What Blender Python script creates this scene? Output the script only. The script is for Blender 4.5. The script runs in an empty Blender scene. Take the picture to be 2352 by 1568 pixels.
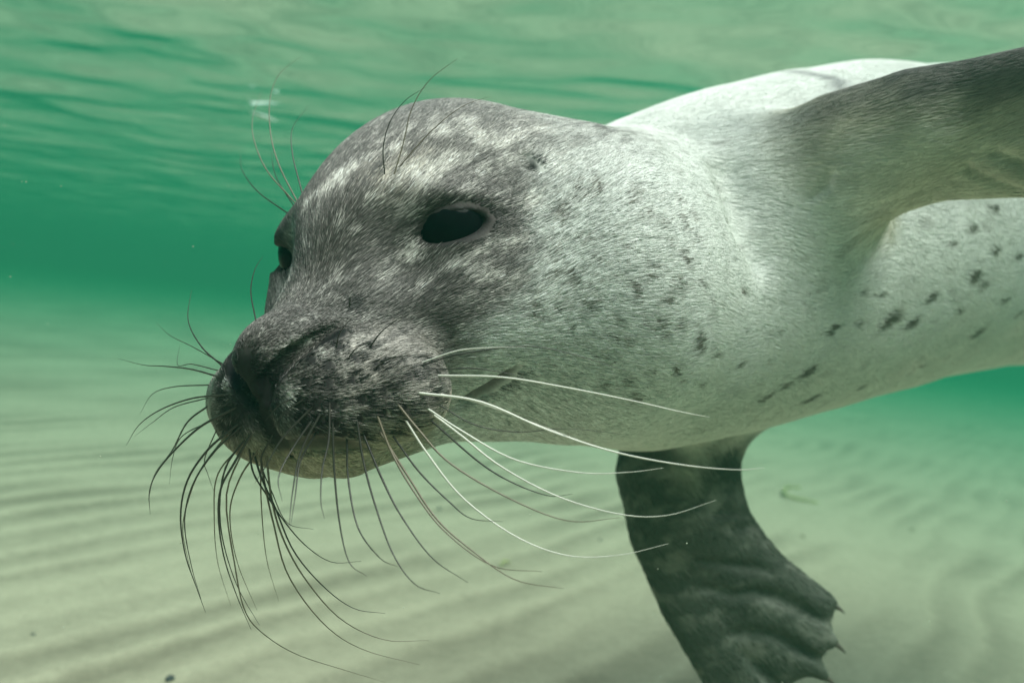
import bpy, math, random
import numpy as np
from mathutils import Matrix, Vector

random.seed(7)
RNG = np.random.default_rng(11)
SC = bpy.context.scene
COL = SC.collection

# ------------------------------------------------------------------ camera
CAM_H = 0.46            # camera height over the sand (m)
SURF_H = 0.86           # water surface height (m)
PITCH, ROLL = math.radians(2.5), math.radians(6.5)
FPX = 1828.0            # focal length in units of a 2352-wide frame
cam_data = bpy.data.cameras.new('camera')
cam = bpy.data.objects.new('camera', cam_data)
COL.objects.link(cam)
cam_data.sensor_width = 36.0
cam_data.lens = 36.0 * FPX / 2352.0
cam_data.clip_start = 0.02
cam_data.clip_end = 400.0
CAM = (Matrix.Translation((0, 0, CAM_H)) @ Matrix.Rotation(math.pi / 2 - PITCH, 4, 'X')
       @ Matrix.Rotation(ROLL, 4, 'Z'))
cam.matrix_world = CAM
cam_data.dof.use_dof = True
cam_data.dof.focus_distance = 0.335
cam_data.dof.aperture_fstop = 8.5
SC.camera = cam

# ------------------------------------------------------------------ world, sun, exposure
SUN_EL, SUN_AZ = math.radians(68), math.radians(128)   # azimuth clockwise from +Y (the view direction)
world = bpy.data.worlds.new('World')
SC.world = world
world.use_nodes = True
wn = world.node_tree
wn.nodes.clear()
w_out = wn.nodes.new('ShaderNodeOutputWorld')
w_bg = wn.nodes.new('ShaderNodeBackground')
w_sky = wn.nodes.new('ShaderNodeTexSky')
w_sky.sky_type = 'NISHITA'
w_sky.sun_disc = False
w_sky.sun_elevation = SUN_EL
w_sky.sun_rotation = SUN_AZ
w_bg.inputs['Strength'].default_value = 0.11
wn.links.new(w_sky.outputs[0], w_bg.inputs['Color'])
wn.links.new(w_bg.outputs[0], w_out.inputs['Surface'])

sun_data = bpy.data.lights.new('sun', 'SUN')
sun_data.energy = 4.8
sun_data.angle = math.radians(42)
sun_data.color = (1.0, 0.95, 0.86)
sun = bpy.data.objects.new('sun', sun_data)
COL.objects.link(sun)
sd = Vector((math.sin(SUN_AZ) * math.cos(SUN_EL), math.cos(SUN_AZ) * math.cos(SUN_EL), math.sin(SUN_EL)))
sun.rotation_euler = sd.to_track_quat('Z', 'Y').to_euler()
sun.location = (0, 0, 30)

SC.view_settings.view_transform = 'Standard'
SC.view_settings.look = 'None'
SC.view_settings.exposure = 0.45
SC.view_settings.gamma = 1.0
SC.view_settings.use_curve_mapping = False
SC.cycles.max_bounces = 12
SC.cycles.diffuse_bounces = 3
SC.cycles.glossy_bounces = 3
SC.cycles.transmission_bounces = 4
SC.cycles.volume_bounces = 5
SC.cycles.transparent_max_bounces = 24
SC.cycles.caustics_reflective = False
SC.cycles.caustics_refractive = False
SC.cycles.sample_clamp_indirect = 4.0
SC.cycles.use_denoising = True
SC.cycles_curves.shape = 'RIBBONS'

# ------------------------------------------------------------------ helpers
CAMN = np.array(CAM)
def to_world(p):
    p = np.asarray(p, float)
    return p @ CAMN[:3, :3].T + CAMN[:3, 3]
def P(px, py, d):
    """point of the place seen at (px, py) of a 2352 x 1568 frame, d metres in front of the camera (camera axes)"""
    return np.array([(px - 1176.0) / FPX * d, (784.0 - py) / FPX * d, -d])
def ray(px, py):
    v = P(px, py, 1.0)
    return v / np.linalg.norm(v)
def ground_hit(px, py, z=0.0):
    v = CAMN[:3, :3] @ ray(px, py)
    t = (z - CAM_H) / v[2]
    return CAMN[:3, 3] + v * t

def tag(o, label=None, cat=None, group=None, kind=None):
    if label: o['label'] = label
    if cat: o['category'] = cat
    if group: o['group'] = group
    if kind: o['kind'] = kind
    return o

def mesh_obj(name, verts, faces, mat=None, parent=None, smooth=True):
    me = bpy.data.meshes.new(name)
    verts = np.asarray(verts, np.float32)
    faces = np.asarray(faces, np.int32)
    k = faces.shape[1]
    me.vertices.add(len(verts))
    me.vertices.foreach_set('co', verts.ravel())
    me.loops.add(faces.size)
    me.loops.foreach_set('vertex_index', faces.ravel())
    me.polygons.add(len(faces))
    me.polygons.foreach_set('loop_start', np.arange(0, faces.size, k, dtype=np.int32))
    me.update(calc_edges=True)
    me.validate()
    if smooth:
        me.polygons.foreach_set('use_smooth', np.ones(len(me.polygons), bool))
    o = bpy.data.objects.new(name, me)
    COL.objects.link(o)
    if mat: me.materials.append(mat)
    if parent: o.parent = parent
    return o

# gradient noise in numpy
_perm = np.random.default_rng(5).permutation(256)
_perm = np.concatenate([_perm, _perm, _perm])
_g = np.random.default_rng(6).normal(size=(256, 3))
_g /= np.linalg.norm(_g, axis=1)[:, None]
def noise(p):
    i = np.floor(p).astype(int)
    f = p - i
    i &= 255
    u = f * f * f * (f * (f * 6 - 15) + 10)
    r = 0
    for dx in (0, 1):
        for dy in (0, 1):
            for dz in (0, 1):
                h = _perm[_perm[_perm[i[:, 0] + dx] + i[:, 1] + dy] + i[:, 2] + dz]
                g = _g[h]
                d = g[:, 0] * (f[:, 0] - dx) + g[:, 1] * (f[:, 1] - dy) + g[:, 2] * (f[:, 2] - dz)
                w = (u[:, 0] if dx else 1 - u[:, 0]) * (u[:, 1] if dy else 1 - u[:, 1]) * (u[:, 2] if dz else 1 - u[:, 2])
                r = r + d * w
    return r * 1.6
def fbm(p, n=3):
    r, a = 0, 1.0
    for k in range(n):
        r = r + a * noise(p * 2 ** k + 17.3 * k)
        a *= 0.5
    return r
def sstep(a, b, x):
    t = np.clip((x - a) / (b - a), 0, 1)
    return t * t * (3 - 2 * t)

# ------------------------------------------------------------------ materials
def mat_new(name):
    m = bpy.data.materials.new(name)
    m.use_nodes = True
    nt = m.node_tree
    nt.nodes.clear()
    out = nt.nodes.new('ShaderNodeOutputMaterial')
    return m, nt, out
def nd(nt, t, **kw):
    n = nt.nodes.new(t)
    for k, v in kw.items():
        if k in n.inputs: n.inputs[k].default_value = v
        else: setattr(n, k, v)
    return n
def simple_mat(name, col, rough=0.6, spec=0.3, noise_scale=None, var=0.25):
    m, nt, out = mat_new(name)
    b = nd(nt, 'ShaderNodeBsdfPrincipled', Roughness=rough)
    b.inputs['Specular IOR Level'].default_value = spec
    b.inputs['Base Color'].default_value = (*col, 1)
    if noise_scale:
        tc = nd(nt, 'ShaderNodeTexCoord')
        tx = nd(nt, 'ShaderNodeTexNoise', Scale=noise_scale)
        mx = nd(nt, 'ShaderNodeMix', data_type='RGBA')
        nt.links.new(tc.outputs['Object'], tx.inputs['Vector'])
        nt.links.new(tx.outputs['Fac'], mx.inputs['Factor'])
        mx.inputs[6].default_value = (*[c * (1 - var) for c in col], 1)
        mx.inputs[7].default_value = (*[c * (1 + var) for c in col], 1)
        nt.links.new(mx.outputs[2], b.inputs['Base Color'])
    nt.links.new(b.outputs[0], out.inputs['Surface'])
    return m

def sand_mat():
    m, nt, out = mat_new('rippled_sand')
    b = nd(nt, 'ShaderNodeBsdfPrincipled', Roughness=0.95)
    b.inputs['Specular IOR Level'].default_value = 0.1
    at = nd(nt, 'ShaderNodeAttribute', attribute_name='trough')
    tc = nd(nt, 'ShaderNodeTexCoord')
    n1 = nd(nt, 'ShaderNodeTexNoise', Scale=55.0, Detail=6.0, Roughness=0.7)
    n2 = nd(nt, 'ShaderNodeTexNoise', Scale=420.0, Detail=3.0, Roughness=0.7)
    n3 = nd(nt, 'ShaderNodeTexVoronoi', voronoi_dimensions='2D', Scale=34.0)
    for n in (n1, n2, n3): nt.links.new(tc.outputs['Object'], n.inputs['Vector'])
    # trough amount broken up by grain
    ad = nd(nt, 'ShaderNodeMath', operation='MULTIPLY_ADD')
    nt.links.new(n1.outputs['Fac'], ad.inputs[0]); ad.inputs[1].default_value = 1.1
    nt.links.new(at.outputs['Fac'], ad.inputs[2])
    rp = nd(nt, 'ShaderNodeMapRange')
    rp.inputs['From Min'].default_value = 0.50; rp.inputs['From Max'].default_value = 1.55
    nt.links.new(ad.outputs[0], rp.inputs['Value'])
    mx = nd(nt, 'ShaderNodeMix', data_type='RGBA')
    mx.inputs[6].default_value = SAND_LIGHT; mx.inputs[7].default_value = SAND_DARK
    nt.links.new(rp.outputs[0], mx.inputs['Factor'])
    # grains
    mg = nd(nt, 'ShaderNodeMix', data_type='RGBA', blend_type='MULTIPLY')
    gr = nd(nt, 'ShaderNodeMapRange')
    gr.inputs['From Min'].default_value = 0.3; gr.inputs['From Max'].default_value = 0.7
    gr.inputs['To Min'].default_value = 0.78; gr.inputs['To Max'].default_value = 1.12
    nt.links.new(n2.outputs['Fac'], gr.inputs['Value'])
    mg.inputs['Factor'].default_value = 1.0
    nt.links.new(mx.outputs[2], mg.inputs[6]); nt.links.new(gr.outputs[0], mg.inputs[7])
    # a few dark specks
    sp = nd(nt, 'ShaderNodeMapRange')
    sp.inputs['From Min'].default_value = 0.025; sp.inputs['From Max'].default_value = 0.06
    nt.links.new(n3.outputs['Distance'], sp.inputs['Value'])
    sel = nd(nt, 'ShaderNodeSeparateColor')
    nt.links.new(n3.outputs['Color'], sel.inputs[0])
    gt = nd(nt, 'ShaderNodeMath', operation='LESS_THAN'); gt.inputs[1].default_value = 0.86
    nt.links.new(sel.outputs[0], gt.inputs[0])
    mxm = nd(nt, 'ShaderNodeMath', operation='MAXIMUM')
    nt.links.new(sp.outputs[0], mxm.inputs[0]); nt.links.new(gt.outputs[0], mxm.inputs[1])
    ms = nd(nt, 'ShaderNodeMix', data_type='RGBA')
    ms.inputs[6].default_value = (0.12, 0.10, 0.075, 1)
    nt.links.new(mxm.outputs[0], ms.inputs['Factor']); nt.links.new(mg.outputs[2], ms.inputs[7])
    nt.links.new(ms.outputs[2], b.inputs['Base Color'])
    bp = nd(nt, 'ShaderNodeBump', Strength=0.35, Distance=0.004)
    nt.links.new(n1.outputs['Fac'], bp.inputs['Height'])
    nt.links.new(bp.outputs[0], b.inputs['Normal'])
    nt.links.new(b.outputs[0], out.inputs['Surface'])
    return m
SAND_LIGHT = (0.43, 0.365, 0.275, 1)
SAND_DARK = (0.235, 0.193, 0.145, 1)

def surface_mat():
    m, nt, out = mat_new('water_surface')
    fr = nd(nt, 'ShaderNodeFresnel', IOR=1.33)
    gl = nd(nt, 'ShaderNodeBsdfGlossy', Roughness=0.03)
    gl.inputs['Color'].default_value = (1, 1, 1, 1)
    tr = nd(nt, 'ShaderNodeBsdfTransparent')
    mx = nd(nt, 'ShaderNodeMixShader')
    nt.links.new(fr.outputs[0], mx.inputs[0])
    nt.links.new(tr.outputs[0], mx.inputs[1]); nt.links.new(gl.outputs[0], mx.inputs[2])
    nt.links.new(mx.outputs[0], out.inputs['Surface'])
    return m

HAZE_DENSITY = 1.0
HAZE_COLOR = (0.011, 0.049, 0.039, 1)
HAZE_ABSORB = (0.529, 0.801, 0.712, 1)
def haze_mat():
    m, nt, out = mat_new('green_sea_water')
    v = nd(nt, 'ShaderNodeVolumePrincipled')
    v.inputs['Color'].default_value = HAZE_COLOR
    v.inputs['Absorption Color'].default_value = HAZE_ABSORB
    v.inputs['Density'].default_value = HAZE_DENSITY
    v.inputs['Anisotropy'].default_value = 0.35
    nt.links.new(v.outputs[0], out.inputs['Volume'])
    return m

def coat_mat(name, hair):
    m, nt, out = mat_new(name)
    b = nd(nt, 'ShaderNodeBsdfPrincipled', Roughness=0.38 if hair else 0.7)
    b.inputs['Specular IOR Level'].default_value = 0.35 if hair else 0.25
    at = nd(nt, 'ShaderNodeAttribute', attribute_name='coat')
    if hair:
        nt.links.new(at.outputs['Color'], b.inputs['Base Color'])
    else:
        tc = nd(nt, 'ShaderNodeTexCoord')
        n1 = nd(nt, 'ShaderNodeTexNoise', Scale=350.0, Detail=4.0, Roughness=0.7)
        nt.links.new(tc.outputs['Object'], n1.inputs['Vector'])
        gr = nd(nt, 'ShaderNodeMapRange')
        gr.inputs['From Min'].default_value = 0.3; gr.inputs['From Max'].default_value = 0.7
        gr.inputs['To Min'].default_value = 0.75; gr.inputs['To Max'].default_value = 1.15
        nt.links.new(n1.outputs['Fac'], gr.inputs['Value'])
        mg = nd(nt, 'ShaderNodeMix', data_type='RGBA', blend_type='MULTIPLY')
        mg.inputs['Factor'].default_value = 1.0
        nt.links.new(at.outputs['Color'], mg.inputs[6]); nt.links.new(gr.outputs[0], mg.inputs[7])
        nt.links.new(mg.outputs[2], b.inputs['Base Color'])
        bp = nd(nt, 'ShaderNodeBump', Strength=0.25, Distance=0.0012)
        nt.links.new(n1.outputs['Fac'], bp.inputs['Height'])
        nt.links.new(bp.outputs[0], b.inputs['Normal'])
    nt.links.new(b.outputs[0], out.inputs['Surface'])
    return m

# ------------------------------------------------------------------ setting: sand, water surface, water body
def polar_sheet(height, rmin, rmax, base, grow):
    r = [0.015]
    while r[-1] < rmax: r.append(r[-1] + max(base, grow * r[-1]))
    r = np.array(r)
    a = np.concatenate([np.linspace(-52, 52, 330), np.linspace(54, 306, 110)])
    a = np.radians(90 - a)
    X = r[:, None] * np.cos(a)[None]
    Y = r[:, None] * np.sin(a)[None]
    nr, na = X.shape
    x, y = X.ravel(), Y.ravel()
    z, extra = height(x, y)
    idx = np.arange(nr * na).reshape(nr, na)
    j2 = np.roll(np.arange(na), -1)
    q = np.stack([idx[:-1], idx[:-1][:, j2], idx[1:][:, j2], idx[1:]], -1).reshape(-1, 4)
    return np.stack([x, y, z], 1), q, extra

def sand_height(x, y):
    ang = math.radians(54)                       # crest direction from +X towards the view direction
    u = -math.sin(ang) * x + math.cos(ang) * y   # across the crests
    v = math.cos(ang) * x + math.sin(ang) * y
    p = np.stack([x, y, 0 * x], 1)
    warp = 0.055 * noise(p * 1.7) + 0.024 * noise(np.stack([u * 6, v * 3.4, 0 * x + 4], 1)) + 0.006 * noise(p * 14)
    lam = 0.095
    ph = (u + warp) / lam * 2 * math.pi
    rid = 0.5 + 0.5 * np.sin(ph + 0.55 * np.sin(ph))
    amp = 0.55 + 0.95 * noise(np.stack([u * 4.0, v * 2.0, 0 * x + 9], 1))
    amp *= 1 - 0.45 * sstep(-0.1, 0.6, x)
    h = 0.0048 * rid * np.clip(amp, 0.1, 1.4) + 0.010 * noise(p * 1.1 + 3) + 0.0012 * noise(p * 34)
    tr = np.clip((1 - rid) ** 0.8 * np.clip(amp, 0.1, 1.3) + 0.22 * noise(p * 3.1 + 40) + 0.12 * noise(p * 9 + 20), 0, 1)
    return h - 0.012, tr
v, q, tr = polar_sheet(sand_height, 0.02, 60.0, 0.010, 0.0085)
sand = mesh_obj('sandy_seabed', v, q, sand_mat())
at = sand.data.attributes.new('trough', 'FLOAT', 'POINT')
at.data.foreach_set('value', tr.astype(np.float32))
tag(sand, kind='structure')

def wave_height(x, y):
    rg = np.random.default_rng(3)
    p = np.stack([x, y, 0 * x], 1)
    wx = 0.10 * noise(p * 1.3 + 5); wy = 0.10 * noise(p * 1.3 + 11)
    h = 0
    for lam, slope, n in ((0.95, 0.026, 3), (0.50, 0.028, 4), (0.26, 0.034, 5), (0.13, 0.026, 5), (0.07, 0.010, 4)):
        for k in range(n):
            th = math.radians(90 + rg.normal(0, 30))
            l = lam * rg.uniform(0.8, 1.25)
            ph = ((x + wx) * math.cos(th) + (y + wy) * math.sin(th)) / l * 2 * math.pi + rg.uniform(0, 6.28)
            s = 0.5 + 0.5 * np.sin(ph)
            h = h - slope / math.sqrt(n) * l / (2 * math.pi) * 2.4 * (np.power(s, 2.4) - 0.35)
    return SURF_H + h, None
v, q, _ = polar_sheet(wave_height, 0.02, 58.0, 0.014, 0.0095)
surf = mesh_obj('water_surface', v, q, surface_mat())
tag(surf, kind='structure')

hx = 62.0
hb = [(-hx, -hx, -1.0), (hx, -hx, -1.0), (hx, hx, -1.0), (-hx, hx, -1.0),
      (-hx, -hx, SURF_H + 0.12), (hx, -hx, SURF_H + 0.12), (hx, hx, SURF_H + 0.12), (-hx, hx, SURF_H + 0.12)]
haze = mesh_obj('haze', hb, [(0, 3, 2, 1), (4, 5, 6, 7), (0, 1, 5, 4), (1, 2, 6, 5), (2, 3, 7, 6), (3, 0, 4, 7)], haze_mat(), smooth=False)
tag(haze, kind='stuff')

# ------------------------------------------------------------------ the seal: one implicit surface, in camera axes
HO = np.array([-0.0736, 0.0540, -0.3699])       # between the eyes
HR = np.array([[-0.4462, 0.8761, -0.1825], [-0.2261, 0.087, 0.9702], [0.8659, 0.4742, 0.1593]])  # columns: forward, left, up
def H(f, l, u): return HO + HR @ np.array([f, l, u])
def head_local(p): return (p - HO) @ HR

def smin(a, b, k):
    h = np.maximum(k - np.abs(a - b), 0) / k
    return np.minimum(a, b) - h * h * k * 0.25
def smax(a, b, k): return -smin(-a, -b, k)
def sd_ell(p, c, r, R=None):
    q = p - c
    if R is not None: q = q @ R
    r = np.asarray(r, float)
    k0 = np.linalg.norm(q / r, axis=1)
    k1 = np.linalg.norm(q / (r * r), axis=1) + 1e-9
    return k0 * (k0 - 1.0) / k1
def sd_cone(p, a, b, ra, rb):
    ba = b - a
    t = np.clip((p - a) @ ba / (ba @ ba), 0, 1)
    return np.linalg.norm(p - a - t[:, None] * ba, axis=1) - (ra + (rb - ra) * t)
def sd_chain(p, pts, rad, k=0.0):
    d = None
    for i in range(len(pts) - 1):
        e = sd_cone(p, pts[i], pts[i + 1], rad[i], rad[i + 1])
        d = e if d is None else (smin(d, e, k) if k else np.minimum(d, e))
    return d

# --- head (local coordinates forward, left, up)
EYE = (-0.0025, 0.0515, -0.0090)                  # middle of the left eye's opening
EYE_N = np.array([0.79, 0.61, 0.08]); EYE_N /= np.linalg.norm(EYE_N)
EYE_T = np.array([0.61, -0.79, -0.09]); EYE_T -= EYE_N * (EYE_T @ EYE_N); EYE_T /= np.linalg.norm(EYE_T)
EYE_R = 0.0190
EYE_AX = np.stack([EYE_T, EYE_N, np.cross(EYE_T, EYE_N)], 1)
EYE_C = np.array(EYE) - EYE_N * (EYE_R - 0.0008)
def head_sdf(q):
    d = sd_ell(q, np.array([-0.066, 0, -0.006]), (0.080, 0.062, 0.052))
    d = smin(d, sd_ell(q, np.array([-0.014, 0, -0.010]), (0.038, 0.036, 0.030)), 0.020)
    d = smin(d, sd_cone(q, np.array([-0.02, 0, -0.044]), np.array([0.044, 0, -0.060]), 0.048, 0.033), 0.026)
    a = np.abs(q[:, 1]); m = np.stack([q[:, 0], a, q[:, 2]], 1)           # mirrored halves
    d = smin(d, sd_ell(m, np.array([-0.040, 0.036, -0.045]), (0.058, 0.038, 0.042)), 0.030)   # cheek
    d = smin(d, sd_cone(m, np.array([-0.05, 0.0, -0.078]), np.array([0.046, 0.008, -0.0885]), 0.043, 0.0155), 0.018)  # lower jaw
    d = smin(d, sd_ell(m, np.array([-0.0180, 0.0395, -0.0095]), (0.022, 0.020, 0.020)), 0.012)     # eye mound
    d = smin(d, sd_cone(m, np.array([0.058, 0.0175, -0.068]), np.array([0.045, 0.0405, -0.069]), 0.0245, 0.0205), 0.014) # whisker pad
    d = smin(d, sd_ell(q, np.array([0.066, 0, -0.047]), (0.0175, 0.014, 0.016)), 0.010)          # nose pad
    return d
NOSTRIL = [np.array(v) for v in ((0.0575, 0.0255, -0.041), (0.067, 0.0205, -0.0435), (0.078, 0.013, -0.048), (0.085, 0.0065, -0.055), (0.086, 0.004, -0.064))]
def carve_head(d, q):
    a = np.abs(q[:, 1]); m = np.stack([q[:, 0], a, q[:, 2]], 1)
    # hollow between eye and snout
    d = smax(d, -sd_ell(m, np.array([0.025, 0.043, -0.006]), (0.019, 0.018, 0.022)), 0.016)
    # philtrum groove
    g = sd_chain(q, [np.array([0.089, 0, -0.058]), np.array([0.085, 0, -0.070]), np.array([0.077, 0, -0.085])], [0.0030, 0.0060, 0.0030])
    d = smax(d, -g, 0.005)
    # nostrils: thin at the outer end, opening downwards beside the septum
    for dx, dz, f in ((0.001, 0, 1.0), (-0.003, 0.0015, 1.1), (-0.007, 0.003, 1.1)):
        g = sd_chain(m, [v + np.array([dx, 0, dz]) for v in NOSTRIL], [0.0010 * f, 0.0022 * f, 0.0034 * f, 0.0034 * f, 0.0022 * f])
        d = smax(d, -g, 0.0022)
    # mouth line
    g = sd_chain(m, [np.array([0.068, 0.0, -0.0865]), np.array([0.058, 0.022, -0.087]), np.array([0.035, 0.046, -0.084]), np.array([0.010, 0.058, -0.081]), np.array([-0.004, 0.062, -0.076])],
                 [0.0014, 0.0018, 0.0026, 0.0024, 0.001])
    d = smax(d, -g, 0.005)
    # eye opening
    d = smax(d, -sd_ell(m, np.array(EYE) + EYE_N * 0.003, (0.0176, 0.0155, 0.0060), EYE_AX), 0.0035)
    return d

# --- neck, trunk, flippers (camera axes)
SPINE = [(1310, 655, 0.455, 0.082), (1450, 668, 0.520, 0.099), (1570, 632, 0.562, 0.112), (1690, 596, 0.602, 0.122), (1820, 562, 0.646, 0.130), (1950, 534, 0.690, 0.136), (2352, 490, 0.820, 0.150)]
SP = [P(a, b, d) for a, b, d, r in SPINE]; SRAD = [s[3] for s in SPINE]
_dir = SP[6] - SP[5]; _dir /= np.linalg.norm(_dir)
for t, r in ((0.20, 0.150), (0.40, 0.120), (0.58, 0.078), (0.70, 0.045), (0.76, 0.030)):
    SP.append(SP[6] + _dir * t); SRAD.append(r)
NECK = [H(-0.090, 0, -0.008), SP[0]]

def digits(wrist, paths, r0, r1):
    return [(np.array([P(*w) for w in pth]), np.linspace(r0, r1, len(pth))) for pth in paths]
ARM_UP = ([P(1720, 570, 0.540), P(1800, 450, 0.490), P(1930, 370, 0.462), P(2080, 310, 0.440)], [0.056, 0.042, 0.028, 0.022])
DIG_UP = digits(None, [
    [(1690, 440, .488), (1800, 372, .470), (1920, 300, .455), (2080, 222, .434), (2352, 160, .405), (2620, 112, .385)],
    [(1940, 330, .458), (2150, 255, .436), (2352, 215, .412), (2640, 190, .39)],
    [(1990, 370, .458), (2160, 315, .440), (2352, 285, .416), (2620, 280, .395)],
    [(1980, 400, .464), (2150, 365, .444), (2352, 350, .420), (2570, 365, .40)],
    [(1870, 485, .500), (2020, 430, .466), (2160, 402, .446), (2352, 402, .424), (2500, 420, .405)]], 0.0130, 0.0080)
ARM_LO = ([P(1600, 900, 0.640), P(1555, 1060, 0.620), P(1575, 1190, 0.600)], [0.056, 0.040, 0.034])
DIG_LO = digits(None, [
    [(1462, 1090, .600), (1485, 1240, .590), (1545, 1400, .585), (1645, 1580, .58), (1750, 1700, .575)],
    [(1530, 1200, .592), (1590, 1360, .585), (1710, 1530, .577), (1820, 1640, .57)],
    [(1570, 1200, .592), (1660, 1330, .584), (1790, 1470, .575), (1890, 1548, .568)],
    [(1600, 1190, .594), (1710, 1300, .586), (1825, 1405, .577), (1910, 1470, .570)],
    [(1640, 1100, .600), (1690, 1190, .595), (1770, 1290, .588), (1860, 1355, .580), (1905, 1382, .574)]], 0.0125, 0.0040)
def webs(digs, r, stop):
    out = []
    for (a, _), (b, _) in zip(digs, digs[1:]):
        t = np.linspace(0, 1, 6)
        f = lambda q: np.stack([np.interp(t * stop, np.linspace(0, 1, len(q)), q[:, k]) for k in range(3)], 1)
        A, B = f(a), f(b)
        for w in (0.25, 0.5, 0.75):
            e = 1 - 0.10 * (1 - abs(w - 0.5) * 2)
            m = A * (1 - w) + B * w
            m = m[0] + (m - m[0]) * e
            out.append((m, np.full(6, r)))
    return out
WEB_LO = webs(DIG_LO, 0.0042, 0.93)
HIND = []
_tail = SP[-1]
for s in (1, -1):
    for k in range(4):
        b = _tail + _dir * 0.02
        e = _tail + _dir * 0.22 + np.array([0.0, s * 0.03 + s * 0.035 * k / 3, 0.03 * (k - 1.5)])
        HIND.append((np.array([b, (b + e) / 2, e]), np.array([0.02, 0.014, 0.008])))

def group(p, c, rad, margin, fn):
    far = np.linalg.norm(p - c, axis=1) - rad
    out = far.copy()
    sel = far < margin
    if sel.any(): out[sel] = fn(p[sel])
    return out

def fan(p, digs, k):
    d = None
    for pts, rad in digs:
        e = sd_chain(p, pts, rad)
        d = e if d is None else smin(d, e, k)
    return d

def seal_sdf(p):
    d = sd_chain(p, SP, SRAD, 0.02)
    d = smin(d, sd_cone(p, NECK[0], NECK[1], 0.062, 0.078), 0.04)
    d = smin(d, group(p, P(2150, 330, 0.48), 0.22, 0.06, lambda s: smin(sd_chain(s, *ARM_UP, 0.02), fan(s, DIG_UP, 0.024), 0.024)), 0.030)
    d = smin(d, group(p, P(1640, 1300, 0.59), 0.22, 0.06, lambda s: smin(sd_chain(s, *ARM_LO, 0.02), smin(fan(s, DIG_LO, 0.020), fan(s, WEB_LO, 0.012), 0.012), 0.020)), 0.024)
    d = smin(d, group(p, _tail + _dir * 0.12, 0.16, 0.05, lambda s: fan(s, HIND, 0.02)), 0.03)
    d = smin(d, group(p, H(-0.03, 0, -0.03), 0.17, 0.06, lambda s: head_sdf(head_local(s))), 0.035)
    sel = np.linalg.norm(p - H(0.02, 0, -0.03), axis=1) < 0.16
    if sel.any(): d[sel] = carve_head(d[sel], head_local(p[sel]))
    return d

CREASES = []
def crease(pxs, r, k=0.005):
    pts = list(cast(pxs))
    CREASES.append((pts, r, k, np.mean(pts, 0), 0.03 + max(np.linalg.norm(a - np.mean(pts, 0)) for a in pts)))
def seal_shape(p):
    d = seal_sdf(p)
    for pts, r, soft, c, rad in CREASES:
        k = np.nonzero(np.linalg.norm(p - c, axis=1) < rad)[0]
        if len(k): d[k] = smax(d[k], -sd_chain(p[k], pts, r), soft)
    return d

def sdf_grad(p, e=4e-4):
    g = np.empty_like(p)
    for i in range(3):
        o = np.zeros(3); o[i] = e
        g[:, i] = seal_shape(p + o) - seal_shape(p - o)
    return g / (np.linalg.norm(g, axis=1)[:, None] + 1e-12)

def cast(pxs, steps=70):
    """first hit of the seal's surface along the rays through the given pixels; nearest approach if they miss"""
    D = np.array([ray(*a) for a in pxs])
    t = np.full(len(D), 0.2); best = np.full(len(D), 9.0); tb = t.copy()
    for _ in range(steps):
        d = seal_sdf(D * t[:, None])
        b = d < best
        best[b] = d[b]; tb[b] = t[b]
        t = np.where(d > 2e-4, t + 0.8 * d, t)
    return D * tb[:, None]

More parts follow.
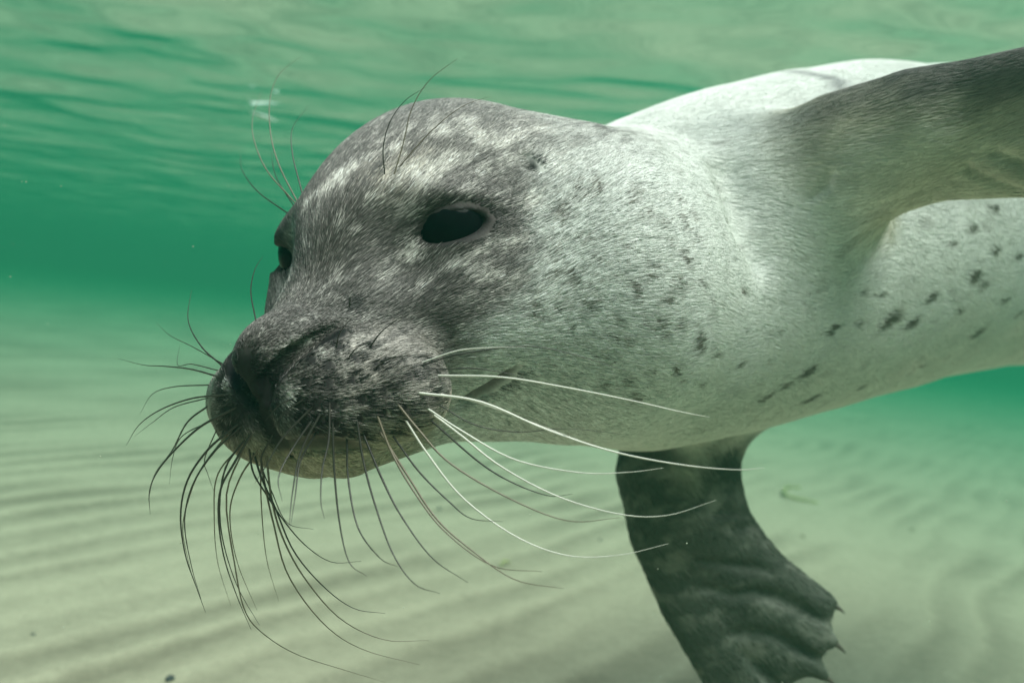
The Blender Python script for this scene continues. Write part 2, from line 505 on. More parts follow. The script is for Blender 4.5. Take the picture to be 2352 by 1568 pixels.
def build_seal_mesh():
    def ax(*segs):
        v = [segs[0][0]]
        for a, b, s in segs:
            n = max(1, int(round((b - a) / s)))
            v += list(np.linspace(a, b, n + 1)[1:])
        return np.array(v)
    X = ax((-0.19, 0.10, 0.003), (0.10, 0.34, 0.0045), (0.34, 0.60, 0.008), (0.60, 1.45, 0.014))
    Y = ax((-0.33, -0.10, 0.0045), (-0.10, 0.16, 0.003), (0.16, 0.26, 0.006))
    Z = -ax((0.255, 0.47, 0.003), (0.47, 0.68, 0.0045), (0.68, 1.45, 0.013))[::-1]
    nx, ny, nz = len(X), len(Y), len(Z)
    V = np.full((nx, ny, nz), 1.0, np.float32)
    s = 5
    ix, iy, iz = [np.unique(np.r_[np.arange(0, n, s), n - 1]) for n in (nx, ny, nz)]
    G = np.stack(np.meshgrid(X[ix], Y[iy], Z[iz], indexing='ij'), -1).reshape(-1, 3)
    dc = seal_sdf(G).reshape(len(ix), len(iy), len(iz))
    act = np.zeros((nx, ny, nz), bool)
    for a in range(len(ix) - 1):
        for b in range(len(iy) - 1):
            blk = dc[a:a + 2, b:b + 2, :]
            lo = blk.min((0, 1)); 
            diag = np.sqrt((X[ix[a + 1]] - X[ix[a]]) ** 2 + (Y[iy[b + 1]] - Y[iy[b]]) ** 2 + np.diff(Z[iz]) ** 2)
            mn = np.abs(blk).min((0, 1))
            m = np.minimum(mn[:-1], mn[1:])
            for c in np.nonzero(m < diag * 0.75 + 0.006)[0]:
                act[ix[a]:ix[a + 1] + 1, iy[b]:iy[b + 1] + 1, iz[c]:iz[c + 1] + 1] = True
            V[ix[a]:ix[a + 1] + 1, iy[b]:iy[b + 1] + 1, :] = np.minimum(V[ix[a]:ix[a + 1] + 1, iy[b]:iy[b + 1] + 1, :], 1.0)
    # sign of inactive cells from the coarse samples
    near = lambda n, idx: np.abs(np.arange(n)[:, None] - idx[None]).argmin(1)
    V[:] = np.sign(dc[np.ix_(near(nx, ix), near(ny, iy), near(nz, iz))]) * 0.5
    I = np.argwhere(act)
    V[act] = seal_shape(np.stack([X[I[:, 0]], Y[I[:, 1]], Z[I[:, 2]]], 1))
    # surface nets
    ins = V < 0
    cnt = sum(ins[a:nx - 1 + a, b:ny - 1 + b, c:nz - 1 + c].astype(np.int8) for a in (0, 1) for b in (0, 1) for c in (0, 1))
    cell = (cnt > 0) & (cnt < 8)
    C = np.argwhere(cell)
    vid = np.full(cell.shape, -1, np.int32); vid[cell] = np.arange(len(C))
    acc = np.zeros((len(C), 3)); num = np.zeros(len(C))
    cor = [(a, b, c) for a in (0, 1) for b in (0, 1) for c in (0, 1)]
    pos = {o: np.stack([X[C[:, 0] + o[0]], Y[C[:, 1] + o[1]], Z[C[:, 2] + o[2]]], 1) for o in cor}
    val = {o: V[C[:, 0] + o[0], C[:, 1] + o[1], C[:, 2] + o[2]] for o in cor}
    for o1 in cor:
        for o2 in cor:
            if o2 > o1 and sum(abs(x - y) for x, y in zip(o1, o2)) == 1:
                m = (val[o1] < 0) != (val[o2] < 0)
                t = val[o1][m] / (val[o1][m] - val[o2][m])
                acc[m] += pos[o1][m] + t[:, None] * (pos[o2][m] - pos[o1][m]); num[m] += 1
    verts = acc / num[:, None]
    quads = []
    for axis in range(3):
        sh = [nx, ny, nz]
        a = ins.take(np.arange(sh[axis] - 1), axis); b = ins.take(np.arange(1, sh[axis]), axis)
        E = np.argwhere(a != b)
        o1, o2 = [k for k in range(3) if k != axis]
        ok = (E[:, o1] > 0) & (E[:, o2] > 0) & (E[:, o1] < sh[o1] - 1) & (E[:, o2] < sh[o2] - 1)
        E = E[ok]
        fl = a[E[:, 0], E[:, 1], E[:, 2]]
        def g(d1, d2):
            F = E.copy(); F[:, o1] -= d1; F[:, o2] -= d2
            return vid[F[:, 0], F[:, 1], F[:, 2]]
        q = np.stack([g(1, 1), g(0, 1), g(0, 0), g(1, 0)], 1)
        flip = fl if axis != 1 else ~fl
        q[~flip] = q[~flip][:, ::-1]
        quads.append(q)
    quads = np.concatenate(quads)
    quads = quads[(quads >= 0).all(1)]
    # relax towards the true surface, split every quad in four, project again
    def project(v, n):
        for _ in range(n):
            d = seal_shape(v); v = v - np.clip(d, -0.004, 0.004)[:, None] * sdf_grad(v) * 0.9
        return v
    verts = project(verts, 1)
    e = np.sort(np.concatenate([quads[:, [0, 1]], quads[:, [1, 2]], quads[:, [2, 3]], quads[:, [3, 0]]]), 1)
    ue, inv = np.unique(e, axis=0, return_inverse=True)
    inv = inv.ravel()
    nq, nv = len(quads), len(verts)
    em = (verts[ue[:, 0]] + verts[ue[:, 1]]) / 2
    fm = verts[quads].mean(1)
    ei = inv.reshape(4, nq) + nv
    fi = np.arange(nq) + nv + len(ue)
    nverts = project(np.concatenate([verts, em, fm]), 2)
    nquads = np.concatenate([np.stack([quads[:, k], ei[k], fi, ei[k - 1]], 1) for k in range(4)])
    return nverts, nquads

crease([(1060, 925), (1085, 912), (1120, 895), (1160, 866), (1184, 846)], [0.0012, 0.0030, 0.0036, 0.0030, 0.0010])      # corner of the mouth
crease([(650, 1016), (690, 1022), (725, 1019), (765, 1022), (830, 1028)], [0.0010, 0.0024, 0.0030, 0.0024, 0.0008])                # front of the mouth
crease([(1605, 1287), (1657, 1294), (1700, 1298), (1743, 1302), (1769, 1311)], [0.001, 0.0022, 0.0026, 0.0024, 0.001])   # folds of the hanging flipper
crease([(1614, 1350), (1657, 1356), (1687, 1365), (1734, 1358), (1786, 1371), (1842, 1397), (1889, 1423)], [0.001, 0.0025, 0.003, 0.0035, 0.0045, 0.0045, 0.002])
crease([(1683, 1453), (1721, 1451), (1752, 1451), (1786, 1462), (1829, 1487), (1881, 1513)], [0.001, 0.003, 0.003, 0.004, 0.0045, 0.002])
crease([(1705, 1503), (1750, 1540), (1790, 1580)], [0.001, 0.0035, 0.003])
crease([(1644, 1178), (1680, 1176), (1712, 1180)], [0.001, 0.0022, 0.001])
crease([(1670, 1214), (1700, 1212), (1738, 1206)], [0.001, 0.0025, 0.001])
crease([(2215, 388), (2300, 425), (2340, 440)], [0.001, 0.002, 0.002])                                                   # folds of the raised flipper
crease([(2285, 352), (2340, 372), (2420, 410)], [0.001, 0.0026, 0.003])
crease([(1862, 452), (1895, 425), (1905, 400)], [0.0006, 0.0016, 0.0006])
crease([(1668, 400), (1690, 450), (1715, 520), (1745, 590)], [0.002, 0.006, 0.007, 0.003], 0.020)              # armpit fold
crease([(962, 505), (1000, 476), (1045, 460), (1105, 462), (1150, 492)], [0.0004, 0.0012, 0.0016, 0.0013, 0.0004])          # fold over the eye
crease([(1208, 362), (1220, 380), (1238, 394)], [0.0010, 0.0022, 0.0008])                                               # ear hole
verts, quads = build_seal_mesh()
print('seal', len(verts), len(quads))
def vertex_normals(v, q):
    n = np.cross(v[q[:, 2]] - v[q[:, 0]], v[q[:, 3]] - v[q[:, 1]])
    out = np.zeros_like(v)
    for k in range(4): np.add.at(out, q[:, k], n)
    return out / (np.linalg.norm(out, axis=1)[:, None] + 1e-12)
vnorm = vertex_normals(verts, quads)
seal = bpy.data.objects.new('seal', None)
COL.objects.link(seal)
seal.location = Vector(to_world(SP[3] - np.array([0, SRAD[3], 0])))
tag(seal, 'grey spotted seal with long whiskers swimming above rippled sand', 'seal')
bpy.context.view_layer.update()
SEAL_INV = np.array(seal.location)
def seal_part(name, v, q, mat):
    return mesh_obj(name, to_world(v) - SEAL_INV, q, mat, seal)
body = seal_part('body', verts, quads, coat_mat('seal_skin', False))

# ------------------------------------------------------------------ coat colour (pigment, plus some shade painted in)
SPOTS = [(2040, 730, 40), (2085, 744, 26), (2130, 683, 20), (2240, 765, 22), (2232, 632, 24), (2250, 655, 18), (1900, 757, 22),
         (1590, 790, 18), (1685, 843, 17), (1840, 860, 26), (1790, 890, 17), (1850, 918, 22), (1748, 915, 16), (1697, 662, 14),
         (1555, 515, 11), (1555, 595, 10), (1440, 665, 15), (1410, 565, 8), (1640, 812, 9), (1545, 752, 10), (1500, 745, 11),
         (1208, 718, 13), (1295, 650, 14), (1262, 588, 10), (1355, 435, 13), (1545, 650, 9), (1470, 490, 8), (1395, 735, 8),
         (1335, 690, 9), (1440, 912, 13), (2275, 475, 15), (2225, 522, 18), (2280, 572, 20), (1965, 742, 12), (1690, 560, 12),
         (1755, 828, 9), (1330, 550, 9), (1310, 470, 8), (1460, 740, 8), (1370, 820, 8), (1420, 780, 8), (1520, 560, 6),
         (1545, 460, 7), (1510, 690, 7), (1600, 880, 9), (1970, 890, 12), (2180, 560, 12), (2300, 690, 14), (1480, 610, 6),
         (1290, 760, 8), (1250, 640, 8), (1400, 640, 6), (1350, 600, 7), (1700, 760, 7), (2200, 710, 12), (2330, 590, 14)]
_sr = random.Random(4)
SPOTS += [(_sr.uniform(1250, 1660), _sr.uniform(400, 900), _sr.uniform(6, 11)) for _ in range(34)]
SPOTS += [(_sr.uniform(1700, 2340), _sr.uniform(600, 900), _sr.uniform(6, 12)) for _ in range(16)]
DOTS_UV = [(1160, 790), (1280, 790), (1290, 690), (1190, 660), (1120, 900), (1215, 905), (1310, 910), (1130, 985), (1230, 995),
           (1320, 1010), (1160, 1065), (1240, 1080), (1370, 1080), (1460, 990), (1470, 885), (1590, 950), (1590, 830), (1710, 920),
           (1650, 1055), (1490, 1080), (1420, 770), (1430, 650), (1520, 580), (1340, 580), (1740, 745), (1870, 860), (1740, 1010),
           (1560, 700), (1830, 660), (690, 770), (710, 690), (690, 855), (720, 940), (700, 1030), (770, 1020), (775, 930)]
PALE = [(930, 402, 26), (985, 397, 30), (1025, 372, 24), (962, 432, 22), (890, 432, 15), (762, 428, 28), (792, 402, 22), (735, 458, 18), (702, 480, 16),
        (1085, 320, 26), (1135, 335, 22), (1182, 312, 22), (1062, 288, 22), (1000, 310, 24), (928, 592, 22), (955, 668, 14), (1202, 470, 18), (1092, 402, 14),
        (840, 470, 14), (868, 640, 13), (1150, 372, 16), (1228, 300, 20), (900, 350, 20), (835, 375, 16), (1165, 560, 14), (1120, 640, 14), (700, 790, 12), (655, 905, 22), (520, 880, 22)]
PALE_P = cast([(a, b) for a, b, c in PALE])
DOTS = cast([(235.2 + 0.4 * u, 564.5 + 0.4 * v) for u, v in DOTS_UV])
DOT_BIG = cast([(805, 700)])[0]
SPOT_P = cast([(a, b) for a, b, c in SPOTS])
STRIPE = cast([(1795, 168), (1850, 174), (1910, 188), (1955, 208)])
EAR, EAR_W = cast([(1220, 380), (1256, 392)])
NOSE = H(0.082, 0, -0.050)

def mix(a, b, t):
    t = np.clip(t, 0, 1)[:, None]
    return a * (1 - t) + np.asarray(b) * t
def fan_dist(p, digs): return np.min([sd_chain(p, a, r) for a, r in digs], 0)

def coat(p):
    q = head_local(p)
    n = len(p)
    hw = 1 - sstep(0.13, 0.20, np.linalg.norm(q - np.array([-0.02, 0, -0.02]), axis=1))
    fl = np.stack([q[:, 0] * 62, q[:, 1] * 190, q[:, 2] * 190], 1)      # drawn out along the lie of the hair
    n1 = fbm(fl, 3); n2 = fbm(fl * 2.6 + 9, 2); n3 = fbm(p * 22, 2)
    bl = np.stack([p[:, 0] * 30 + p[:, 1] * 12, p[:, 1] * 75 - p[:, 0] * 25, p[:, 2] * 60], 1)
    b1 = fbm(bl, 3); b2 = fbm(bl * 2.2 + 4, 2)
    # trunk: pale grey, a little creamier below
    c = np.tile(np.array([0.58, 0.59, 0.57]), (n, 1))
    low = sstep(0.02, -0.10, p[:, 1] + 0.10 * (p[:, 0] - 0.2) * -1)
    c = mix(c, (0.50, 0.47, 0.37), low * 0.8)
    c *= (1 + 0.10 * b1 + 0.07 * b2)[:, None]
    c = mix(c, (0.20, 0.19, 0.18), sstep(0.42, 0.85, b1 + 0.5 * b2) * 0.45)
    # head: dark grey-brown mask with pale streaks
    edge = q[:, 0] + 0.040 + 0.87 * np.clip(q[:, 2], -0.08, 0.05) + 0.010 * n1 + 0.012 * n3
    dark = sstep(-0.018, 0.010, edge) * hw
    jaw = sstep(-0.074, -0.086, q[:, 2] + 0.004 * n1 - 0.15 * np.clip(q[:, 0] - 0.02, -0.05, 0.03) * 0)
    dark *= 1 - jaw
    c = mix(c, (0.066, 0.056, 0.053), dark * 0.96)
    top = sstep(-0.01, -0.06, q[:, 0]) * sstep(0.0, 0.03, q[:, 2]) * hw
    c = mix(c, (0.30, 0.285, 0.27), top * 0.55)
    c = mix(c, (0.085, 0.078, 0.074), top * sstep(-0.15, 0.45, n1 + 0.4 * n2) * 0.8)
    pale = sstep(0.22, 0.80, n1 + 0.35 * n2 + 0.15 * top + 0.35 * n3) * dark
    c = mix(c, (0.50, 0.475, 0.45), pale * 0.72)
    brow = np.exp(-(np.linalg.norm((q - np.array([0.002, 0.030, 0.020])) / np.array([0.018, 0.015, 0.012]), axis=1)) ** 2)
    c = mix(c, (0.55, 0.50, 0.44), brow * sstep(-0.15, 0.35, n1 + 0.4 * n2))
    padw = np.linalg.norm((np.stack([q[:, 0], np.abs(q[:, 1]), q[:, 2]], 1) - np.array([0.052, 0.034, -0.064])) / np.array([0.030, 0.030, 0.022]), axis=1)
    c = mix(c, (0.34, 0.305, 0.28), (1 - sstep(0.6, 1.3, padw)) * 0.80 * sstep(-0.7, 0.3, n1 + 0.5 * n2))
    for (sx, sy, sr), sp in zip(PALE, PALE_P):
        L = sr * -sp[2] / FPX * 1.25
        k = np.nonzero((np.abs(p - sp) < 2.5 * L).all(1))[0]
        if len(k):
            r = np.linalg.norm(p[k] - sp, axis=1) / L + 0.55 * n2[k] + 0.45 * n1[k]
            c[k] = mix(c[k], (0.66, 0.63, 0.59), (1 - sstep(0.35, 1.15, r)) * 0.85)
    # muzzle lightens a little towards its lower edge, jaw cream
    c = mix(c, (0.30, 0.27, 0.20), jaw * hw * sstep(-0.02, 0.05, q[:, 0]) * 0.85)
    lowp = sstep(-0.068, -0.086, q[:, 2] + 0.003 * n1) * sstep(0.0, 0.03, q[:, 0]) * hw
    c = mix(c, (0.33, 0.29, 0.21), lowp * 0.85)
    # eyes
    m = np.stack([q[:, 0], np.abs(q[:, 1]), q[:, 2]], 1)
    eq = (m - np.array(EYE)) @ EYE_AX
    er = np.sqrt((eq[:, 0] / 0.0200) ** 2 + (eq[:, 2] / 0.0115) ** 2 + (eq[:, 1] / 0.013) ** 2)
    c = mix(c, (0.034, 0.028, 0.026), 1 - sstep(0.85, 1.35, er + 0.08 * n1))
    c = mix(c, (0.022, 0.019, 0.019), 1 - sstep(0.70, 0.95, er))
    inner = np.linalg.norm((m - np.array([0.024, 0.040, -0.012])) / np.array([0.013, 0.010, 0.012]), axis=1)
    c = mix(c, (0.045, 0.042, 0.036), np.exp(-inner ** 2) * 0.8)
    # nose leather, philtrum
    nz = np.linalg.norm((m - np.array([0.083, 0.005, -0.055])) / np.array([0.012, 0.0095, 0.013]), axis=1)
    c = mix(c, (0.040, 0.039, 0.039), 1 - sstep(0.7, 1.25, nz + 0.1 * n1))
    ph = np.hypot(q[:, 1] / 0.0060, np.clip(q[:, 0] - 0.083, -1, 0) / 0.014)
    c = mix(c, (0.010, 0.010, 0.010), (1 - sstep(0.6, 1.2, ph)) * sstep(0.05, 0.06, q[:, 0]) * sstep(-0.088, -0.082, q[:, 2]) * sstep(-0.035, -0.045, q[:, 2]))
    ns = sd_chain(m, NOSTRIL, [0] * 5)
    c = mix(c, (0.005, 0.005, 0.005), 1 - sstep(0.0038, 0.0056, ns))  # deep shade inside the nostril slits, painted black
    # follicle dots, spots, ear, stripe
    near = np.linalg.norm(q - np.array([0.05, 0, -0.06]), axis=1) < 0.09
    if near.any():
        k = np.nonzero(near)[0]
        dd = np.min(np.linalg.norm(p[k][:, None] - DOTS[None], axis=2), 1)
        cc = mix(c[k], (0.009, 0.008, 0.008), (1 - sstep(0.0024, 0.0040, dd)) * 0.97)
        c[k] = cc
    c = mix(c, (0.02, 0.018, 0.017), 1 - sstep(0.0028, 0.0050, np.linalg.norm(p - DOT_BIG, axis=1)))
    wf = np.linalg.norm((p - EAR_W) / np.array([0.010, 0.008, 0.010]), axis=1)
    c = mix(c, (0.72, 0.71, 0.68), np.exp(-(wf * 0.8) ** 2) * sstep(-0.5, 0.3, n1))
    ee = np.linalg.norm((p - EAR) / np.array([0.0042, 0.0075, 0.006]), axis=1)
    c = mix(c, (0.02, 0.02, 0.02), 1 - sstep(0.5, 1.1, ee))
    e1 = np.array([math.cos(0.42), math.sin(0.42), -0.15]); e1 /= np.linalg.norm(e1)
    for (sx, sy, sl), sp in zip(SPOTS, SPOT_P):
        L = sl * -sp[2] / FPX * (1.9 if sx < 1600 else 1.2)
        dlt = p - sp
        k = np.nonzero((np.abs(dlt) < 3 * L).all(1))[0]
        if len(k) == 0: continue
        dk = dlt[k]
        al = dk @ e1
        ac = np.linalg.norm(dk - al[:, None] * e1, axis=1)
        if sx < 1600: al, ac = ac * 0.8, np.abs(al) * 1.4          # on the neck the marks stand upright
        r = np.hypot(al / L, ac / (0.50 * L)) * 0.9 + (0.30 * b2[k] + 0.25 * n2[k]) * (0.5 if sl < 16 else 1)
        c[k] = mix(c[k], (0.065, 0.052, 0.037), (1 - sstep(0.45, 1.2, r)) * 0.93)
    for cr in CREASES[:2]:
        c = mix(c, (0.05, 0.042, 0.036), (1 - sstep(0.0, 0.0026, sd_chain(p, *cr[:2]))) * 0.9)  # shade inside the mouth creases painted into the coat
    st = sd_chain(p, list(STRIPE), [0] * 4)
    c = mix(c, (0.17, 0.17, 0.18), (1 - sstep(0.001, 0.011, st)) * 0.8)  # soft grey stripe along the upper back
    # lower flipper: dark slate
    k = np.nonzero(np.linalg.norm(p - P(1640, 1350, 0.59), axis=1) < 0.19)[0]
    if len(k):
        pk = p[k]
        pxy = (784 - pk[:, 1] / pk[:, 2] * -FPX * -1)
        fd = fan_dist(pk, DIG_LO)
        w = (1 - sstep(0.010, 0.045, fd + 0.008 * b1[k]))
        base = mix(np.tile(np.array([0.066, 0.074, 0.058]), (len(k), 1)), (0.15, 0.155, 0.13), sstep(-0.1, 0.6, b1[k] + 0.4 * b2[k]))
        c[k] = mix(c[k], 0, w) + base * w[:, None]
    # raised flipper: leading half darkened mostly by painted-in shade, tan web behind
    k = np.nonzero(np.linalg.norm(p - P(2200, 300, 0.44), axis=1) < 0.20)[0]
    if len(k):
        pk = p[k]
        d1 = np.minimum(sd_chain(pk, *DIG_UP[0]), sd_chain(pk, *DIG_UP[1]) + 0.004)
        w = (1 - sstep(0.012, 0.034, fan_dist(pk, DIG_UP))) * sstep(0.122, 0.170, pk[:, 0])
        ld = 1 - sstep(0.003, 0.022, d1 + 0.004 * b1[k])
        base = mix(np.tile(np.array([0.44, 0.42, 0.34]), (len(k), 1)), (0.120, 0.112, 0.104), ld)
        base *= (1 + 0.25 * b2[k])[:, None]
        c[k] = mix(c[k], 0, w) + base * w[:, None]
    return np.clip(c, 0.008, 0.8)

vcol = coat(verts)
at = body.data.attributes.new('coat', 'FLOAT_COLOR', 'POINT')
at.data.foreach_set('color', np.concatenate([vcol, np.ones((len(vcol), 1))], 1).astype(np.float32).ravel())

# ------------------------------------------------------------------ fur
def build_fur(count):
    tri = np.concatenate([quads[:, [0, 1, 2]], quads[:, [0, 2, 3]]])
    a, b, c = verts[tri[:, 0]], verts[tri[:, 1]], verts[tri[:, 2]]
    ar = np.linalg.norm(np.cross(b - a, c - a), axis=1) / 2
    cen = (a + b + c) / 3
    q = head_local(cen)
    hd = np.linalg.norm(q - np.array([0.0, 0, -0.03]), axis=1)
    nv = np.einsum('ij,ij->i', vnorm[tri[:, 0]], -cen / np.linalg.norm(cen, axis=1)[:, None])
    w = 1.3 + 3.7 * (1 - sstep(0.11, 0.22, hd))
    w *= np.where(nv < -0.15, 0.12, 1.0) * np.where(cen[:, 0] > 0.62, 0.03, 1.0)
    m = np.stack([q[:, 0], np.abs(q[:, 1]), q[:, 2]], 1)
    eq = (m - np.array(EYE)) @ EYE_AX
    er = np.sqrt((eq[:, 0] / 0.0190) ** 2 + (eq[:, 2] / 0.0102) ** 2 + (eq[:, 1] / 0.013) ** 2)
    w = np.where(er < 1.0, 0, w)                                   # bare lids
    nz = np.linalg.norm((m - np.array([0.084, 0.005, -0.056])) / np.array([0.011, 0.009, 0.011]), axis=1)
    ns = sd_chain(m, NOSTRIL, [0] * 5)
    ph = (np.abs(q[:, 1]) < 0.0032) & (q[:, 0] > 0.055) & (q[:, 2] < -0.04) & (q[:, 2] > -0.088)
    for pts, r, soft, cc, rad in CREASES[:2] + CREASES[-1:]:              # and no hair inside the folds
        w = np.where(sd_chain(cen, pts, r) < 0.0018, 0, w)
    kk = np.nonzero(np.linalg.norm(q - np.array([0.05, 0, -0.06]), axis=1) < 0.09)[0]
    dd = np.min(np.linalg.norm(cen[kk][:, None] - DOTS[None], axis=2), 1)
    w[kk] = np.where(dd < 0.0023, 0, w[kk])                        # bare rims of the whisker roots
    w = np.where((nz < 0.62) | (ns < 0.0046) | ph, 0, w)            # bare nose
    w = np.where(fan_dist(cen, DIG_LO) < 0.02, w * 0.10, w)
    pr = ar * w; pr /= pr.sum()
    t = RNG.choice(len(tri), count, p=pr)
    u = RNG.random((count, 2)); f = u.sum(1) > 1; u[f] = 1 - u[f]
    wts = np.stack([1 - u.sum(1), u[:, 0], u[:, 1]], 1)
    mixv = lambda A: (A[tri[t]] * wts[:, :, None]).sum(1)
    p, n = mixv(verts), mixv(vnorm)
    n /= np.linalg.norm(n, axis=1)[:, None]
    qh = head_local(p)
    hd = np.linalg.norm(qh - np.array([0.0, 0, -0.03]), axis=1)
    hw = 1 - sstep(0.09, 0.20, hd)
    fh = (p - H(0.095, 0, -0.045)); fh /= np.linalg.norm(fh, axis=1)[:, None]
    fh = fh + 0.6 * (HR @ np.array([-1, 0, 0.1]))
    fb = np.tile(_dir, (count, 1)) + np.array([0, -0.25, 0])
    flow = fh * hw[:, None] + fb * (1 - hw)[:, None]
    # the hair of the flippers lies along them
    for digs, cpt in ((DIG_LO, P(1640, 1350, 0.59)), (DIG_UP, P(2200, 300, 0.44))):
        dv = digs[2][0][-1] - digs[2][0][0]; dv /= np.linalg.norm(dv)
        wf = (1 - sstep(0.015, 0.05, fan_dist(p, digs)))
        flow = flow * (1 - wf)[:, None] + dv * wf[:, None]
    sw = np.stack([noise(p * 28 + 3), noise(p * 28 + 31), noise(p * 28 + 57)], 1)
    flow = flow + 0.36 * sw + 0.10 * RNG.normal(size=(count, 3))
    flow -= n * np.einsum('ij,ij->i', flow, n)[:, None]
    flow /= np.linalg.norm(flow, axis=1)[:, None] + 1e-9
    mz = 1 - sstep(0.030, 0.055, np.linalg.norm(qh - np.array([0.055, 0, -0.062]), axis=1))
    ln = (0.0048 * hw + 0.0070 * (1 - hw)) * RNG.uniform(0.65, 1.25, count) * (1 - 0.60 * mz)
    lift = RNG.uniform(0.03, 0.11, count) * (0.5 + 0.5 * hw) + 0.06 * mz
    # follow the curve of the skin: where a straight hair would end under the surface, lift its tip
    tipd = seal_shape(p + flow * ln[:, None])
    bend = np.clip(-tipd / ln, -0.5, 0.5)
    pts = np.empty((count, 4, 3), np.float32)
    for k, s in enumerate((0.0, 0.35, 0.7, 1.0)):
        pts[:, k] = p + n * (0.00025 * (k > 0) - 0.0002 * (k == 0) + ln * (lift * (s - 0.35 * s * s) + bend * s * s))[:, None] + flow * (ln * s)[:, None]
    col = coat(p + flow * (RNG.normal(size=count) * 0.0024 * (0.25 + 0.75 * hw) * (1 - 0.75 * mz) - ln * 0.35)[:, None] + 0.0007 * hw[:, None] * RNG.normal(size=(count, 3)))
    fl = np.stack([qh[:, 0] * 70, qh[:, 1] * 420, qh[:, 2] * 420], 1)
    cl = noise(fl) * hw + 0.12 * noise(p * 300) * (1 - hw)
    var = np.exp(0.34 * RNG.normal(size=count) * (0.10 + 0.90 * hw) + 0.34 * cl)
    col = col * var[:, None]
    lite = (RNG.random(count) < 0.08 * hw) & (col.mean(1) > 0.05)
    col[lite] = col[lite] * 0.4 + np.array([0.42, 0.40, 0.37]) * 0.6
    col = np.clip(col * (1.24 - 0.24 * hw)[:, None], 0.006, 0.88)
    rad = (0.00014 * hw + 0.00018 * (1 - hw))[:, None] * np.array([1.0, 1.0, 0.75, 0.25])[None]
    cu = bpy.data.hair_curves.new('fur')
    cu.add_curves([4] * count)
    wp = to_world(pts.reshape(-1, 3)) - SEAL_INV
    cu.position_data.foreach_set('vector', wp.astype(np.float32).ravel())
    ra = cu.attributes.get('radius') or cu.attributes.new('radius', 'FLOAT', 'POINT')
    ra.data.foreach_set('value', rad.astype(np.float32).ravel())
    ca = cu.attributes.new('coat', 'FLOAT_COLOR', 'CURVE')
    ca.data.foreach_set('color', np.concatenate([col, np.ones((count, 1))], 1).astype(np.float32).ravel())
    o = bpy.data.objects.new('fur', cu)
    COL.objects.link(o)
    cu.materials.append(coat_mat('seal_hair', True))
    o.parent = seal
    tag(o, kind='stuff')
    return o
build_fur(440000)

# ------------------------------------------------------------------ eyes
def eye_mat():
    m, nt, out = mat_new('dark_wet_eye')
    b = nd(nt, 'ShaderNodeBsdfPrincipled', Roughness=0.07, IOR=1.36)
    b.inputs['Base Color'].default_value = (0.003, 0.004, 0.005, 1)
    b.inputs['Specular IOR Level'].default_value = 0.05
    nt.links.new(b.outputs[0], out.inputs['Surface'])
    return m
def sphere(nu=32, nv=20):
    th = np.linspace(0, math.pi, nv + 1); ph = np.linspace(0, 2 * math.pi, nu, endpoint=False)
    v = np.stack([np.outer(np.sin(th), np.cos(ph)), np.outer(np.sin(th), np.sin(ph)), np.outer(np.cos(th), np.ones(nu))], -1).reshape(-1, 3)
    idx = np.arange((nv + 1) * nu).reshape(nv + 1, nu); j = np.roll(np.arange(nu), -1)
    q = np.stack([idx[:-1], idx[1:], idx[1:][:, j], idx[:-1][:, j]], -1).reshape(-1, 4)
    return v, q
sv, sq = sphere()
EM = eye_mat()
for s in (1, -1):
    e = seal_part('eye', H(EYE_C[0], s * EYE_C[1], EYE_C[2]) + sv * EYE_R, sq, EM)

# ------------------------------------------------------------------ whiskers
BLACK = simple_mat('dark_whisker', (0.030, 0.026, 0.022), 0.35, 0.5)
BROWN = simple_mat('brown_whisker', (0.16, 0.13, 0.095), 0.35, 0.5)
WHITE = simple_mat('pale_whisker', (0.72, 0.70, 0.64), 0.35, 0.5)
def catmull(pts, n):
    pts = np.asarray(pts, float)
    e = np.concatenate([[2 * pts[0] - pts[1]], pts, [2 * pts[-1] - pts[-2]]])
    out = []
    m = len(pts) - 1
    for t in np.linspace(0, m - 1e-9, n):
        i = int(t); f = t - i
        a, b, c, d = e[i], e[i + 1], e[i + 2], e[i + 3]
        out.append(0.5 * (2 * b + (c - a) * f + (2 * a - 5 * b + 4 * c - d) * f * f + (3 * b - a - 3 * c + d) * f ** 3))
    return np.array(out)
def tube(path, rad, sides=5):
    t = np.gradient(path, axis=0); t /= np.linalg.norm(t, axis=1)[:, None] + 1e-12
    up = np.array([0.31, 0.17, 0.93]); n1 = np.cross(t, up); n1 /= np.linalg.norm(n1, axis=1)[:, None] + 1e-9
    n2 = np.cross(t, n1)
    a = np.linspace(0, 2 * math.pi, sides, endpoint=False)
    v = path[:, None] + rad[:, None, None] * (np.cos(a)[None, :, None] * n1[:, None] + np.sin(a)[None, :, None] * n2[:, None])
    n = len(path); idx = np.arange(n * sides).reshape(n, sides); j = np.roll(np.arange(sides), -1)
    q = np.stack([idx[:-1], idx[:-1][:, j], idx[1:][:, j], idx[1:]], -1).reshape(-1, 4)
    return v.reshape(-1, 3), q
